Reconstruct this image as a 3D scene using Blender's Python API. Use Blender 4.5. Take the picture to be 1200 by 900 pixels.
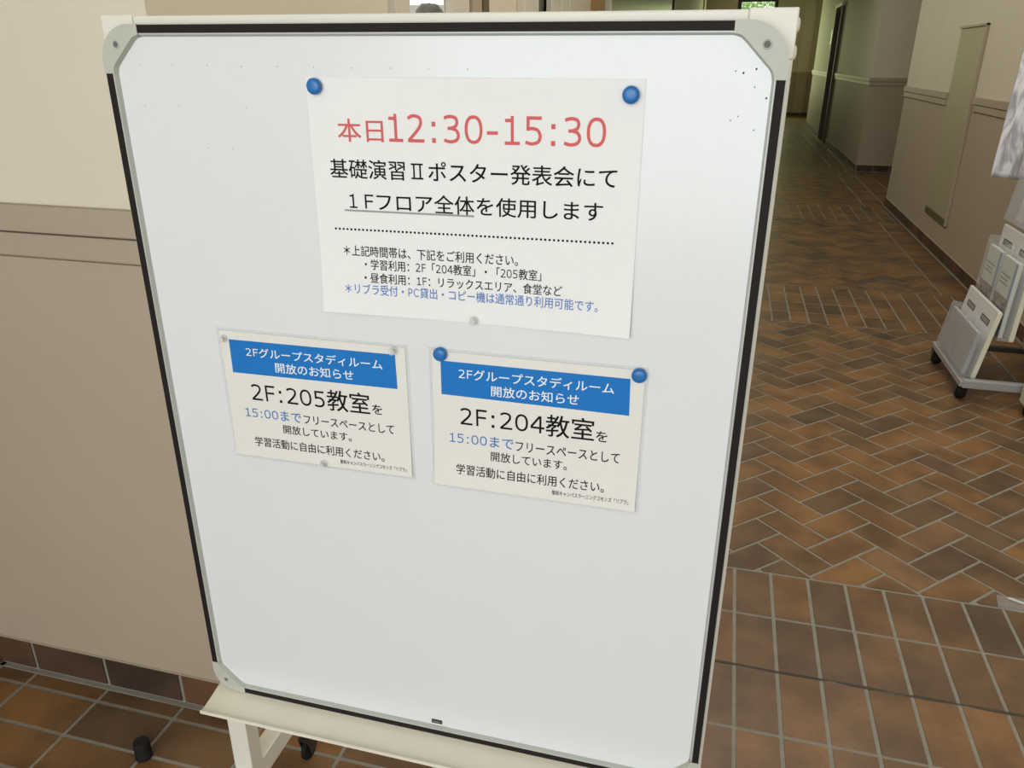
import bpy, bmesh, math, random
from mathutils import Vector, Matrix
random.seed(7)
S = bpy.context.scene
COL = S.collection
for o in list(bpy.data.objects):
    bpy.data.objects.remove(o, do_unlink=True)

# ------------------------------------------------------------------ camera
cam_data = bpy.data.cameras.new('camera')
cam_data.sensor_fit = 'HORIZONTAL'
cam_data.sensor_width = 36.0
cam_data.lens = 36.0 * 919.136 / 1200.0
cam_data.clip_start = 0.02
cam_data.clip_end = 200
cam = bpy.data.objects.new('camera', cam_data)
COL.objects.link(cam)
cam.matrix_world = Matrix(((0.966559, -0.101696, 0.235418, 0.0),
                           (0.256416, 0.369603, -0.893110, 0.0),
                           (0.003815, 0.923608, 0.383319, 1.5),
                           (0, 0, 0, 1)))
S.camera = cam

# ------------------------------------------------------------------ world, lights, exposure
S.view_settings.view_transform = 'Standard'
S.view_settings.look = 'None'
S.view_settings.exposure = 0.0
S.view_settings.gamma = 1.0
S.view_settings.use_curve_mapping = False
W = bpy.data.worlds.new('world')
S.world = W
W.use_nodes = True
bgn = W.node_tree.nodes['Background']
bgn.inputs['Color'].default_value = (1.0, 0.99, 0.93, 1)
bgn.inputs['Strength'].default_value = 1.6


def area(name, loc, target, sx, sy, power, color):
    d = bpy.data.lights.new(name, 'AREA')
    d.shape = 'RECTANGLE'
    d.size = sx
    d.size_y = sy
    d.energy = power
    d.color = color
    o = bpy.data.objects.new(name, d)
    COL.objects.link(o)
    o.location = loc
    o.rotation_euler = (Vector(target) - Vector(loc)).to_track_quat('-Z', 'Y').to_euler()
    return o


# daylight coming in through the glazed entrance behind the camera
area('daylight_entrance', (-0.35, -2.4, 1.75), (-0.2, 2.0, 0.75), 2.8, 2.4, 68, (0.86, 0.94, 1.0))
# added fill lights without fixtures, above the frame: one where lobby and corridor meet, one along the corridor
area('junction_ceiling_light', (0.6, 2.9, 3.14), (0.6, 2.9, 0.0), 1.6, 2.6, 50, (1.0, 0.95, 0.86))
area('corridor_ceiling_light', (-0.4, 8.5, 3.0), (1.75, 8.5, 1.1), 8.0, 1.0, 68, (1.0, 0.975, 0.82))
# greenish daylight from the glazed door at the far end of the corridor
area('daylight_far_door', (0.42, 24.6, 1.7), (0.42, 10.0, 0.9), 1.4, 2.2, 45, (0.88, 1.0, 0.50))

# ------------------------------------------------------------------ materials


def mat(name, color, rough=0.5, metal=0.0, noise=0.0, nscale=20.0, bump=0.0, bscale=200.0, **kw):
    m = bpy.data.materials.new(name)
    m.use_nodes = True
    nt = m.node_tree
    b = nt.nodes['Principled BSDF']
    b.inputs['Base Color'].default_value = (*color, 1)
    b.inputs['Roughness'].default_value = rough
    b.inputs['Metallic'].default_value = metal
    for k, v in kw.items():
        b.inputs[k.replace('_', ' ')].default_value = v
    tc = nt.nodes.new('ShaderNodeTexCoord')
    if noise:
        n = nt.nodes.new('ShaderNodeTexNoise')
        n.inputs['Scale'].default_value = nscale
        n.inputs['Detail'].default_value = 4
        nt.links.new(tc.outputs['Object'], n.inputs['Vector'])
        mx = nt.nodes.new('ShaderNodeMix')
        mx.data_type = 'RGBA'
        mx.inputs[6].default_value = (*[c * (1 - noise) for c in color], 1)
        mx.inputs[7].default_value = (*[min(1, c * (1 + noise)) for c in color], 1)
        nt.links.new(n.outputs['Fac'], mx.inputs[0])
        nt.links.new(mx.outputs[2], b.inputs['Base Color'])
    if bump:
        n2 = nt.nodes.new('ShaderNodeTexNoise')
        n2.inputs['Scale'].default_value = bscale
        nt.links.new(tc.outputs['Object'], n2.inputs['Vector'])
        bp = nt.nodes.new('ShaderNodeBump')
        bp.inputs['Strength'].default_value = bump
        bp.inputs['Distance'].default_value = 0.002
        nt.links.new(n2.outputs['Fac'], bp.inputs['Height'])
        nt.links.new(bp.outputs['Normal'], b.inputs['Normal'])
    return m


def mat_wall(name, upper, lower, zsplit):
    """paint in two tones that meet at the chair rail"""
    m = mat(name, upper, 0.62, bump=0.12, bscale=140)
    nt = m.node_tree
    g = nt.nodes.new('ShaderNodeNewGeometry')
    s = nt.nodes.new('ShaderNodeSeparateXYZ')
    nt.links.new(g.outputs['Position'], s.inputs[0])
    gt = nt.nodes.new('ShaderNodeMath')
    gt.operation = 'GREATER_THAN'
    gt.inputs[1].default_value = zsplit
    nt.links.new(s.outputs['Z'], gt.inputs[0])
    n = nt.nodes.new('ShaderNodeTexNoise')
    n.inputs['Scale'].default_value = 2.2
    n.inputs['Detail'].default_value = 5
    nt.links.new(g.outputs['Position'], n.inputs['Vector'])
    cols = []
    for c in (lower, upper):
        mx = nt.nodes.new('ShaderNodeMix')
        mx.data_type = 'RGBA'
        mx.inputs[6].default_value = (*[v * 0.94 for v in c], 1)
        mx.inputs[7].default_value = (*[v * 1.06 for v in c], 1)
        nt.links.new(n.outputs['Fac'], mx.inputs[0])
        cols.append(mx)
    mm = nt.nodes.new('ShaderNodeMix')
    mm.data_type = 'RGBA'
    nt.links.new(gt.outputs[0], mm.inputs[0])
    nt.links.new(cols[0].outputs[2], mm.inputs[6])
    nt.links.new(cols[1].outputs[2], mm.inputs[7])
    nt.links.new(mm.outputs[2], nt.nodes['Principled BSDF'].inputs['Base Color'])
    return m


def mat_tile(name, stops, rough):
    """fired quarry tile: each tile its own shade, with darker flashed patches"""
    m = mat(name, stops[0][1], rough, bump=0.25, bscale=160)
    nt = m.node_tree
    b = nt.nodes['Principled BSDF']
    g = nt.nodes.new('ShaderNodeNewGeometry')
    r = nt.nodes.new('ShaderNodeValToRGB')
    r.color_ramp.elements[0].position = stops[0][0]
    r.color_ramp.elements[0].color = (*stops[0][1], 1)
    r.color_ramp.elements[1].position = stops[-1][0]
    r.color_ramp.elements[1].color = (*stops[-1][1], 1)
    for p, c in stops[1:-1]:
        e = r.color_ramp.elements.new(p)
        e.color = (*c, 1)
    nt.links.new(g.outputs['Random Per Island'], r.inputs[0])
    n = nt.nodes.new('ShaderNodeTexNoise')
    n.inputs['Scale'].default_value = 5.5
    n.inputs['Detail'].default_value = 3
    tc = nt.nodes.new('ShaderNodeTexCoord')
    nt.links.new(tc.outputs['Object'], n.inputs['Vector'])
    r2 = nt.nodes.new('ShaderNodeValToRGB')
    r2.color_ramp.elements[0].position = 0.38
    r2.color_ramp.elements[0].color = (0.62, 0.60, 0.62, 1)
    r2.color_ramp.elements[1].position = 0.62
    r2.color_ramp.elements[1].color = (1.08, 1.04, 1.0, 1)
    nt.links.new(n.outputs['Fac'], r2.inputs[0])
    n3 = nt.nodes.new('ShaderNodeTexNoise')
    n3.inputs['Scale'].default_value = 90
    n3.inputs['Detail'].default_value = 6
    nt.links.new(tc.outputs['Object'], n3.inputs['Vector'])
    mr = nt.nodes.new('ShaderNodeMapRange')
    mr.inputs[3].default_value = 0.86
    mr.inputs[4].default_value = 1.14
    nt.links.new(n3.outputs['Fac'], mr.inputs[0])
    m1 = nt.nodes.new('ShaderNodeMix')
    m1.data_type = 'RGBA'
    m1.blend_type = 'MULTIPLY'
    m1.inputs[0].default_value = 1
    nt.links.new(r.outputs[0], m1.inputs[6])
    nt.links.new(r2.outputs[0], m1.inputs[7])
    m2 = nt.nodes.new('ShaderNodeMix')
    m2.data_type = 'RGBA'
    m2.blend_type = 'MULTIPLY'
    m2.inputs[0].default_value = 1
    nt.links.new(m1.outputs[2], m2.inputs[6])
    nt.links.new(mr.outputs[0], m2.inputs[7])
    nt.links.new(m2.outputs[2], b.inputs['Base Color'])
    return m


M = {}
M['wall'] = mat_wall('painted wall', (0.67, 0.612, 0.49), (0.41, 0.335, 0.25), 1.18)
M['rail'] = mat('chair rail paint', (0.40, 0.33, 0.25), 0.5, noise=0.04, nscale=6)
M['ceiling'] = mat('ceiling paint', (0.62, 0.60, 0.54), 0.8, noise=0.03)
M['grout'] = mat('cement grout', (0.235, 0.222, 0.185), 0.9, noise=0.25, nscale=30, bump=0.3)
M['joint'] = mat('dark joint filler', (0.055, 0.050, 0.032), 0.85, noise=0.4, nscale=30)
M['tile'] = mat_tile('quarry tile', [(0.0, (0.198, 0.105, 0.040)), (0.3, (0.217, 0.111, 0.038)), (0.5, (0.167, 0.089, 0.035)),
                                     (0.7, (0.130, 0.076, 0.038)), (0.85, (0.193, 0.107, 0.047)), (1.0, (0.087, 0.057, 0.032))], 0.42)
M['base_tile'] = mat_tile('skirting tile', [(0.0, (0.14, 0.066, 0.028)), (0.5, (0.10, 0.050, 0.024)), (1.0, (0.06, 0.036, 0.022))], 0.6)
M['steel_white'] = mat('white enamel steel', (0.70, 0.715, 0.725), 0.22, noise=0.015, nscale=3)
M['cream'] = mat('cream painted steel', (0.70, 0.675, 0.60), 0.4, noise=0.06, nscale=9)
M['tray'] = mat('cream tray', (0.76, 0.715, 0.60), 0.42, noise=0.10, nscale=7)
M['alu'] = mat('anodised edge', (0.48, 0.50, 0.46), 0.4, metal=0.1, noise=0.04)
M['corner'] = mat('pale green plastic', (0.45, 0.465, 0.40), 0.5, noise=0.05, nscale=60)
M['strip'] = mat('dark rubber strip', (0.016, 0.012, 0.011), 0.65, noise=0.2, nscale=40, Specular_IOR_Level=0.15)
M['hole'] = mat('grey screw hole', (0.13, 0.14, 0.13), 0.8, noise=0.1)
M['black'] = mat('black rubber', (0.012, 0.012, 0.012), 0.7, noise=0.2, nscale=50, Specular_IOR_Level=0.2)
M['black_plastic'] = mat('black plastic', (0.02, 0.02, 0.021), 0.4, noise=0.1)
M['speck'] = mat('old marker dot', (0.05, 0.05, 0.05), 0.8, noise=0.3)
M['speck2'] = mat('faint marker dot', (0.42, 0.42, 0.41), 0.8, noise=0.1)
M['paper'] = mat('white paper', (0.78, 0.775, 0.77), 0.75, noise=0.015, nscale=15)
M['paper2'] = mat('cream paper', (0.72, 0.705, 0.665), 0.6, noise=0.015, nscale=15)
M['ink_red'] = mat('red ink', (0.60, 0.105, 0.105), 0.7, noise=0.05)
M['ink_black'] = mat('black ink', (0.010, 0.009, 0.009), 0.8, noise=0.1, Specular_IOR_Level=0.1)
M['ink_grey'] = mat('grey ink', (0.30, 0.30, 0.30), 0.7, noise=0.05)
M['ink_blue'] = mat('blue ink', (0.075, 0.18, 0.50), 0.7, noise=0.05)
M['ink_blue2'] = mat('blue letters', (0.045, 0.17, 0.47), 0.6, noise=0.05)
M['banner'] = mat('blue band', (0.012, 0.165, 0.50), 0.6, noise=0.04, nscale=60, Specular_IOR_Level=0.2)
M['banner_white'] = mat('white letters', (0.78, 0.82, 0.84), 0.6, noise=0.02)
M['magnet'] = mat('blue magnet plastic', (0.012, 0.14, 0.42), 0.32, noise=0.05)
M['chrome'] = mat('silver paint', (0.46, 0.47, 0.48), 0.38, metal=0.5, noise=0.05)
M['dark_metal'] = mat('dark metal', (0.05, 0.048, 0.04), 0.5, noise=0.1)
M['panel'] = mat('white rack panel', (0.66, 0.66, 0.66), 0.35, noise=0.03)
M['panel_edge'] = mat('cream panel edge', (0.70, 0.68, 0.56), 0.45, noise=0.03)
M['grey_paper'] = mat('grey leaflets', (0.40, 0.40, 0.41), 0.6, noise=0.12, nscale=40)
M['slot'] = mat('dark slot', (0.07, 0.06, 0.055), 0.5, noise=0.1)
M['access'] = mat('olive painted door', (0.40, 0.355, 0.235), 0.45, noise=0.05, nscale=5)
M['wood_dark'] = mat('dark brown door edge', (0.11, 0.085, 0.042), 0.5, noise=0.2, nscale=8)
M['wood'] = mat('orange brown timber', (0.34, 0.185, 0.06), 0.5, noise=0.2, nscale=12)
M['white_frame'] = mat('pale frame', (0.62, 0.58, 0.50), 0.45, noise=0.04)
M['switch'] = mat('ivory switch plate', (0.75, 0.72, 0.42), 0.4, noise=0.03)
M['black_frame'] = mat('black window frame', (0.018, 0.017, 0.016), 0.4, noise=0.1)
M['yellow'] = mat('yellow timber edge', (0.42, 0.31, 0.07), 0.5, noise=0.15, nscale=20)
M['cork'] = mat('pale pinboard', (0.50, 0.44, 0.32), 0.85, noise=0.15, nscale=80)
M['cabinet'] = mat('pale green cabinet', (0.52, 0.53, 0.42), 0.45, noise=0.04)
M['leaf'] = mat('leaf', (0.34, 0.56, 0.17), 0.55, noise=0.5, nscale=3)
M['bark'] = mat('bark', (0.12, 0.08, 0.05), 0.8, noise=0.3)
M['concrete'] = mat('pale paving', (0.45, 0.44, 0.41), 0.85, noise=0.1, nscale=4)
M['skin'] = mat('skin', (0.52, 0.34, 0.25), 0.5, noise=0.05)
M['hair'] = mat('dark brown hair', (0.03, 0.022, 0.014), 0.55, noise=0.4, nscale=80)
M['shirt'] = mat('dark shirt', (0.08, 0.09, 0.12), 0.8, noise=0.1)
M['trousers'] = mat('grey trousers', (0.12, 0.12, 0.12), 0.8, noise=0.1)
M['photo_dark'] = mat('dark hands print', (0.05, 0.028, 0.026), 0.5, noise=0.5, nscale=40)
M['photo_brown'] = mat('brown print', (0.27, 0.20, 0.13), 0.5, noise=0.3, nscale=30)
M['leaflet'] = mat('pale leaflet', (0.66, 0.70, 0.62), 0.5, noise=0.05)
M['leaflet_blue'] = mat('blue leaflet edge', (0.22, 0.33, 0.50), 0.5, noise=0.1)


def mat_glass(name, tint, alpha, rough=0.08):
    """clear acrylic: mostly transparent with a glossy skin"""
    m = bpy.data.materials.new(name)
    m.use_nodes = True
    nt = m.node_tree
    b = nt.nodes['Principled BSDF']
    b.inputs['Base Color'].default_value = (*tint, 1)
    b.inputs['Roughness'].default_value = rough
    n = nt.nodes.new('ShaderNodeTexNoise')
    n.inputs['Scale'].default_value = 30
    mr = nt.nodes.new('ShaderNodeMapRange')
    mr.inputs[3].default_value = max(0, alpha - 0.04)
    mr.inputs[4].default_value = alpha + 0.04
    nt.links.new(n.outputs['Fac'], mr.inputs[0])
    nt.links.new(mr.outputs[0], b.inputs['Alpha'])
    return m


M['acrylic'] = mat_glass('clear acrylic', (0.60, 0.62, 0.64), 0.15)
M['acrylic_frost'] = mat_glass('cloudy acrylic', (0.55, 0.56, 0.58), 0.22, 0.25)
M['lamination'] = mat_glass('lamination film', (0.72, 0.73, 0.70), 0.12, 0.12)
M['pin_clear'] = mat_glass('clear pin plastic', (0.78, 0.78, 0.76), 0.34, 0.10)
M['pane'] = mat_glass('window glass', (0.6, 0.65, 0.6), 0.10, 0.03)
M['pane_dark'] = mat('dark window glass', (0.085, 0.080, 0.062), 0.3, noise=0.5, nscale=2.5, Specular_IOR_Level=0.25)


def mat_cloth(name):
    m = mat(name, (0.5, 0.5, 0.52), 0.7)
    nt = m.node_tree
    tc = nt.nodes.new('ShaderNodeTexCoord')
    mp = nt.nodes.new('ShaderNodeMapping')
    mp.inputs['Scale'].default_value = (16, 16, 5)
    mp.inputs['Rotation'].default_value = (0, 0.5, 0)
    nt.links.new(tc.outputs['Object'], mp.inputs[0])
    n = nt.nodes.new('ShaderNodeTexNoise')
    n.inputs['Scale'].default_value = 1.0
    n.inputs['Detail'].default_value = 5
    n.inputs['Distortion'].default_value = 1.2
    nt.links.new(mp.outputs[0], n.inputs['Vector'])
    r = nt.nodes.new('ShaderNodeValToRGB')
    r.color_ramp.elements[0].position = 0.40
    r.color_ramp.elements[0].color = (0.34, 0.34, 0.37, 1)
    r.color_ramp.elements[1].position = 0.56
    r.color_ramp.elements[1].color = (0.72, 0.72, 0.78, 1)
    nt.links.new(n.outputs['Fac'], r.inputs[0])
    nt.links.new(r.outputs[0], nt.nodes['Principled BSDF'].inputs['Base Color'])
    return m


M['cloth'] = mat_cloth('grey print on white cloth')

# ------------------------------------------------------------------ helpers


def link(name, me, m, parent=None):
    o = bpy.data.objects.new(name, me)
    COL.objects.link(o)
    if m is not None:
        for mm in (m if isinstance(m, (list, tuple)) else [m]):
            me.materials.append(mm)
    if parent is not None:
        o.parent = parent
        o.matrix_parent_inverse = parent.matrix_basis.inverted()
    return o


def obj(name, bm, m, parent=None, smooth=False, angle=40):
    bmesh.ops.recalc_face_normals(bm, faces=bm.faces)
    if smooth:
        for f in bm.faces:
            f.smooth = True
        for e in bm.edges:
            if len(e.link_faces) == 2 and e.calc_face_angle(0) > math.radians(angle):
                e.smooth = False
    me = bpy.data.meshes.new(name)
    bm.to_mesh(me)
    bm.free()
    return link(name, me, m, parent)


def tag(o, label, cat, group=None):
    o['label'] = label
    o['category'] = cat
    if group:
        o['group'] = group
    return o


def struct(o, label=None):
    o['kind'] = 'structure'
    if label:
        o['label'] = label
        o['category'] = o.name.split('_')[0]
    return o


def empty(name, loc, rz=0):
    o = bpy.data.objects.new(name, None)
    COL.objects.link(o)
    o.location = loc
    o.rotation_euler = (0, 0, rz)
    o.empty_display_size = 0.05
    return o


def box(bm, x0, x1, y0, y1, z0, z1, bev=0.0, mi=0, T=None):
    vs = [bm.verts.new((x, y, z)) for z in (z0, z1) for y in (y0, y1) for x in (x0, x1)]
    fs = [bm.faces.new([vs[i] for i in q]) for q in
          ((0, 2, 3, 1), (4, 5, 7, 6), (0, 1, 5, 4), (2, 6, 7, 3), (0, 4, 6, 2), (1, 3, 7, 5))]
    for f in fs:
        f.material_index = mi
    if bev > 0:
        es = {e for f in fs for e in f.edges}
        r = bmesh.ops.bevel(bm, geom=list(es), offset=bev, segments=2, affect='EDGES', profile=0.5)
        for f in r['faces']:
            f.material_index = mi
            vs = vs
        vs = list({v for f in r['faces'] for v in f.verts} | {v for v in vs if v.is_valid})
    if T is not None:
        for v in vs:
            if v.is_valid:
                v.co = T @ v.co
    return vs


def B(*a, **k):
    bm = bmesh.new()
    box(bm, *a, **k)
    return bm


def prism(bm, poly, d, mi=0, axis='y', c0=0.0):
    """poly: list of 2-D points; extruded from c0 to c0+d along the axis"""
    def p3(p, c):
        return {'y': (p[0], c, p[1]), 'x': (c, p[0], p[1]), 'z': (p[0], p[1], c)}[axis]
    a = [bm.verts.new(p3(p, c0)) for p in poly]
    b = [bm.verts.new(p3(p, c0 + d)) for p in poly]
    n = len(poly)
    bm.faces.new(a).material_index = mi
    bm.faces.new(list(reversed(b))).material_index = mi
    for i in range(n):
        bm.faces.new((a[i], b[i], b[(i + 1) % n], a[(i + 1) % n])).material_index = mi
    return a + b


def lathe(bm, prof, seg=24, axis='z', loc=(0, 0, 0), mi=0, caps=True):
    rings = []
    for r, h in prof:
        ring = []
        for i in range(seg if r > 1e-7 else 1):
            a = 2 * math.pi * i / seg
            x, y, z = r * math.cos(a), r * math.sin(a), h
            if axis == 'y':
                x, y, z = x, -h, y
            elif axis == 'x':
                x, y, z = h, x, y
            ring.append(bm.verts.new((x + loc[0], y + loc[1], z + loc[2])))
        rings.append(ring)
    for A, C in zip(rings, rings[1:]):
        for i in range(seg):
            j = (i + 1) % seg
            if len(A) == 1 and len(C) == 1:
                continue
            if len(A) == 1:
                f = bm.faces.new((A[0], C[i], C[j]))
            elif len(C) == 1:
                f = bm.faces.new((A[i], C[0], A[j]))
            else:
                f = bm.faces.new((A[i], C[i], C[j], A[j]))
            f.material_index = mi
    for ring, k in ((rings[0], 0), (rings[-1], 1)):
        if len(ring) > 2 and caps:
            bm.faces.new(ring if k else list(reversed(ring))).material_index = mi


# ------------------------------------------------------------------ floor of quarry tiles
XL, XR = -0.977, 1.756          # corridor side walls
YW = 1.262                      # wall behind the whiteboard
XC = -1.745                     # corner at the far left
YB, YE = -2.6, 25.2
ZC = 3.2
PX, PY, X0 = 0.10987, 0.22331, 0.1577


def clip_poly(poly, x0, x1, y0, y1):
    for ax, lim, s in ((0, x0, 1), (0, x1, -1), (1, y0, 1), (1, y1, -1)):
        out = []
        for i in range(len(poly)):
            a, b = poly[i], poly[(i + 1) % len(poly)]
            da, db = s * (a[ax] - lim), s * (b[ax] - lim)
            if da >= 0:
                out.append(a)
            if (da > 0 > db) or (da < 0 < db):
                t = da / (da - db)
                out.append((a[0] + t * (b[0] - a[0]), a[1] + t * (b[1] - a[1])))
        poly = out
        if len(poly) < 3:
            return None
    return poly


def area2(p):
    return sum(p[i][0] * p[(i + 1) % len(p)][1] - p[(i + 1) % len(p)][0] * p[i][1] for i in range(len(p))) / 2


def inset(poly, d):
    if area2(poly) < 0:
        poly = poly[::-1]
    q = []
    for i in range(len(poly)):
        a, b = poly[i], poly[(i + 1) % len(poly)]
        if math.hypot(b[0] - a[0], b[1] - a[1]) > 1e-5:
            q.append(a)
    n = len(q)
    out = q
    for i in range(n):
        a, b = q[i], q[(i + 1) % n]
        L = math.hypot(b[0] - a[0], b[1] - a[1])
        nx, ny = -(b[1] - a[1]) / L, (b[0] - a[0]) / L
        new = []
        for k in range(len(out)):
            p, r = out[k], out[(k + 1) % len(out)]
            dp = (p[0] - a[0]) * nx + (p[1] - a[1]) * ny - d
            dr = (r[0] - a[0]) * nx + (r[1] - a[1]) * ny - d
            if dp >= 0:
                new.append(p)
            if (dp > 0 > dr) or (dp < 0 < dr):
                t = dp / (dp - dr)
                new.append((p[0] + t * (r[0] - p[0]), p[1] + t * (r[1] - p[1])))
        out = new
        if len(out) < 3:
            return None
    return out


GAP = 0.0044
FV, FF, FM = [], [], []


def tile(poly):
    if abs(area2(poly)) < 0.0004:
        return
    top = inset(poly, GAP + 0.0012)
    if not top or abs(area2(top)) < 0.0002:
        return
    if area2(top) < 0:
        top = top[::-1]
    k = len(FV)
    n = len(top)
    cx = sum(p[0] for p in top) / n
    cy = sum(p[1] for p in top) / n
    for p in top:
        FV.append((p[0], p[1], 0.0))
    for p in top:
        d = math.hypot(p[0] - cx, p[1] - cy)
        e = 1 + 0.0016 / d
        FV.append((cx + (p[0] - cx) * e, cy + (p[1] - cy) * e, -0.0022))
    FF.append(list(range(k, k + n)))
    FM.append(1)
    for i in range(n):
        j = (i + 1) % n
        FF.append([k + i, k + n + i, k + n + j, k + j])
        FM.append(1)


def rect(x0, x1, y0, y1):
    return [(x0, y0), (x1, y0), (x1, y1), (x0, y1)]


Y_BAND = 1.469 * 1.5
PERIOD = 3.617
# grid with long side along the wall (lobby)
j = 0
while 1.311 - (j + 1) * 0.1098 > YB:
    y1 = 1.311 - j * 0.1098
    for i in range(-4, 16):
        x0 = -1.174 + 0.2223 * i
        p = clip_poly(rect(x0, x0 + 0.2223, y1 - 0.1098, y1), XC, XR, YB, 1.311)
        if p:
            tile(p)
    j += 1
# bands of straight tiles and fields of herringbone
s = 0.1098
r2 = math.sqrt(0.5)
for k in range(7):
    b0 = Y_BAND - 0.89324 + PERIOD * k
    for row in range(4):
        for i in range(-12, 30):
            p = clip_poly(rect(X0 + PX * i, X0 + PX * (i + 1), b0 + PY * row, b0 + PY * (row + 1)), XL, XR + (1.2 if k >= 2 else 0), 1.311, YE)
            if p:
                tile(p)
    h0, h1 = b0 + 0.89324, b0 + PERIOD
    XB = XR - 0.2223
    y = h0
    while y < h1 - 0.01:
        for xa in (XL, XB):
            p = clip_poly(rect(xa, xa + 0.2223, y, y + 0.1137), XL, XR, h0, min(h1, YE))
            if p:
                tile(p)
        y += 0.1137
    if h1 > 9.6:
        for i in range(0, 6):
            for jj in range(0, 25):
                p = clip_poly(rect(XR + 0.2223 * i, XR + 0.2223 * (i + 1), h0 + 0.1098 * jj, h0 + 0.1098 * (jj + 1)), XR, 3.0, max(h0, 9.6), min(h1, YE))
                if p:
                    tile(p)
    # herringbone turned 45 degrees; lattice (1,1),(2,-2)
    for m_ in range(-70, 170):
        for n_ in range(-30, 30):
            for w, h, ox, oy in ((2, 1, 0, 0), (1, 2, 0, 1)):
                a0 = 16.77 + m_ + 2 * n_ + ox
                c0 = 10.80 + m_ - 2 * n_ + oy
                pts = [(a0, c0), (a0 + w, c0), (a0 + w, c0 + h), (a0, c0 + h)]
                poly = [((a - c) * s * r2, (a + c) * s * r2) for a, c in pts]
                if max(p[1] for p in poly) < h0 or min(p[1] for p in poly) > h1:
                    continue
                if max(p[0] for p in poly) < XL or min(p[0] for p in poly) > XR:
                    continue
                p = clip_poly(poly, XL + 0.2223, XB, h0, min(h1, YE))
                if p:
                    tile(p)
k = len(FV)
FV += [(XC - 0.1, YB, -0.002), (3.1, YB, -0.002), (3.1, YE + 0.05, -0.002), (XC - 0.1, YE + 0.05, -0.002),
       (XC - 0.1, YB, -0.08), (3.1, YB, -0.08), (3.1, YE + 0.05, -0.08), (XC - 0.1, YE + 0.05, -0.08)]
for q in ((0, 1, 2, 3), (7, 6, 5, 4), (0, 4, 5, 1), (1, 5, 6, 2), (2, 6, 7, 3), (3, 7, 4, 0)):
    FF.append([k + i for i in q])
    FM.append(0)
# dark expansion joint across the near band
k = len(FV)
yj = Y_BAND - 2 * PY
for i in range(61):
    x = -0.9 + i * 0.045
    w = 0.0026 + 0.0012 * math.sin(i * 1.7) + 0.0006 * math.sin(i * 4.1)
    o_ = 0.0010 * math.sin(i * 0.9)
    FV += [(x, yj - w + o_, 0.0004), (x, yj + w + o_, 0.0004)]
for i in range(60):
    FF.append([k + 2 * i, k + 2 * i + 2, k + 2 * i + 3, k + 2 * i + 1])
    FM.append(2)
me = bpy.data.meshes.new('floor')
me.from_pydata(FV, [], FF)
me.materials.append(M['grout'])
me.materials.append(M['tile'])
me.materials.append(M['joint'])
for p, mi in zip(me.polygons, FM):
    p.material_index = mi
fl = bpy.data.objects.new('floor', me)
COL.objects.link(fl)
struct(fl)

gr = obj('ground', B(-12, 12, -14, 40, -0.3, -0.1), M['concrete'])
struct(gr)
struct(obj('wall_courtyard', B(-8, XL - 0.2, 16.0, 16.2, -0.1, 2.46), M['concrete']))
struct(obj('ground_terrace', B(-6, XL - 0.16, 1.45, 14, -0.09, 0.0), M['concrete']))

# ------------------------------------------------------------------ walls, ceiling
struct(obj('ceiling', B(XC - 0.2, 3.15, YB, YE + 0.2, ZC, ZC + 0.12), M['ceiling']))
bm = B(XC - 0.15, XL, YW, YW + 0.14, -0.05, ZC)
box(bm, XC, XL, YW - 0.006, YW, 0.094, 1.1255, bev=0.001)
struct(obj('wall_left', bm, M['wall']))
struct(obj('wall_lobby_left', B(XC - 0.15, XC, YB, YW, -0.05, ZC), M['wall']))
struct(obj('wall_right', B(XR, XR + 0.15, YB, 9.62, -0.05, ZC), M['wall']))
bm = bmesh.new()
box(bm, 3.0, 3.15, 9.47, 12.63, -0.05, ZC)
box(bm, XR + 0.15, 3.15, 9.47, 9.62, -0.05, ZC)
struct(obj('wall_alcove', bm, M['wall']))
XF = 1.83
# far stretch of the right-hand wall, with the opening of a door
bm = bmesh.new()
box(bm, XF, 3.15, 12.63, 12.78, -0.05, ZC)
box(bm, XF, XF + 0.15, 12.78, 17.1, -0.05, ZC)
box(bm, XF, XF + 0.15, 18.1, 22.0, -0.05, ZC)
box(bm, XF, XF + 0.15, 17.1, 18.1, 2.43, ZC)
box(bm, XF, 3.15, 21.88, 22.0, -0.05, ZC)
struct(obj('wall_right_far', bm, M['wall']))
# end wall around the glazed door
bm = bmesh.new()
box(bm, -1.2, -0.13, YE, YE + 0.15, -0.05, ZC)
box(bm, 0.95, 3.15, YE, YE + 0.15, -0.05, ZC)
box(bm, -0.13, 0.95, YE, YE + 0.15, 3.10, ZC)
box(bm, 1.66, 1.95, YE - 0.10, YE, -0.05, ZC)
box(bm, 3.0, 3.15, 22.0, YE, -0.05, ZC)
struct(obj('wall_back', bm, M['wall']))
# corridor's left-hand wall with its openings
bm = bmesh.new()
ops = [(2.42, 3.25, 0.05, 2.15), (4.03, 4.37, 0.9, 2.3), (6.2, 13.0, 0.9, 2.5)]
y = YW + 0.14
for a, b, z0, z1 in ops:
    box(bm, XL - 0.14, XL, y, a, -0.05, ZC)
    box(bm, XL - 0.14, XL, a, b, z1, ZC)
    box(bm, XL - 0.14, XL, a, b, -0.05, z0)
    y = b
box(bm, XL - 0.14, XL, y, YE, -0.05, ZC)
struct(obj('wall_corridor_left', bm, M['wall']))


def rail_profile():
    return [(0, 1.1310), (0.013, 1.1310), (0.014, 1.132), (0.014, 1.176), (0.013, 1.1768), (0.003, 1.1768), (0.003, 1.1822), (0.021, 1.1822), (0.022, 1.1835), (0.022, 1.229), (0.019, 1.233), (0, 1.233)]


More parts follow.
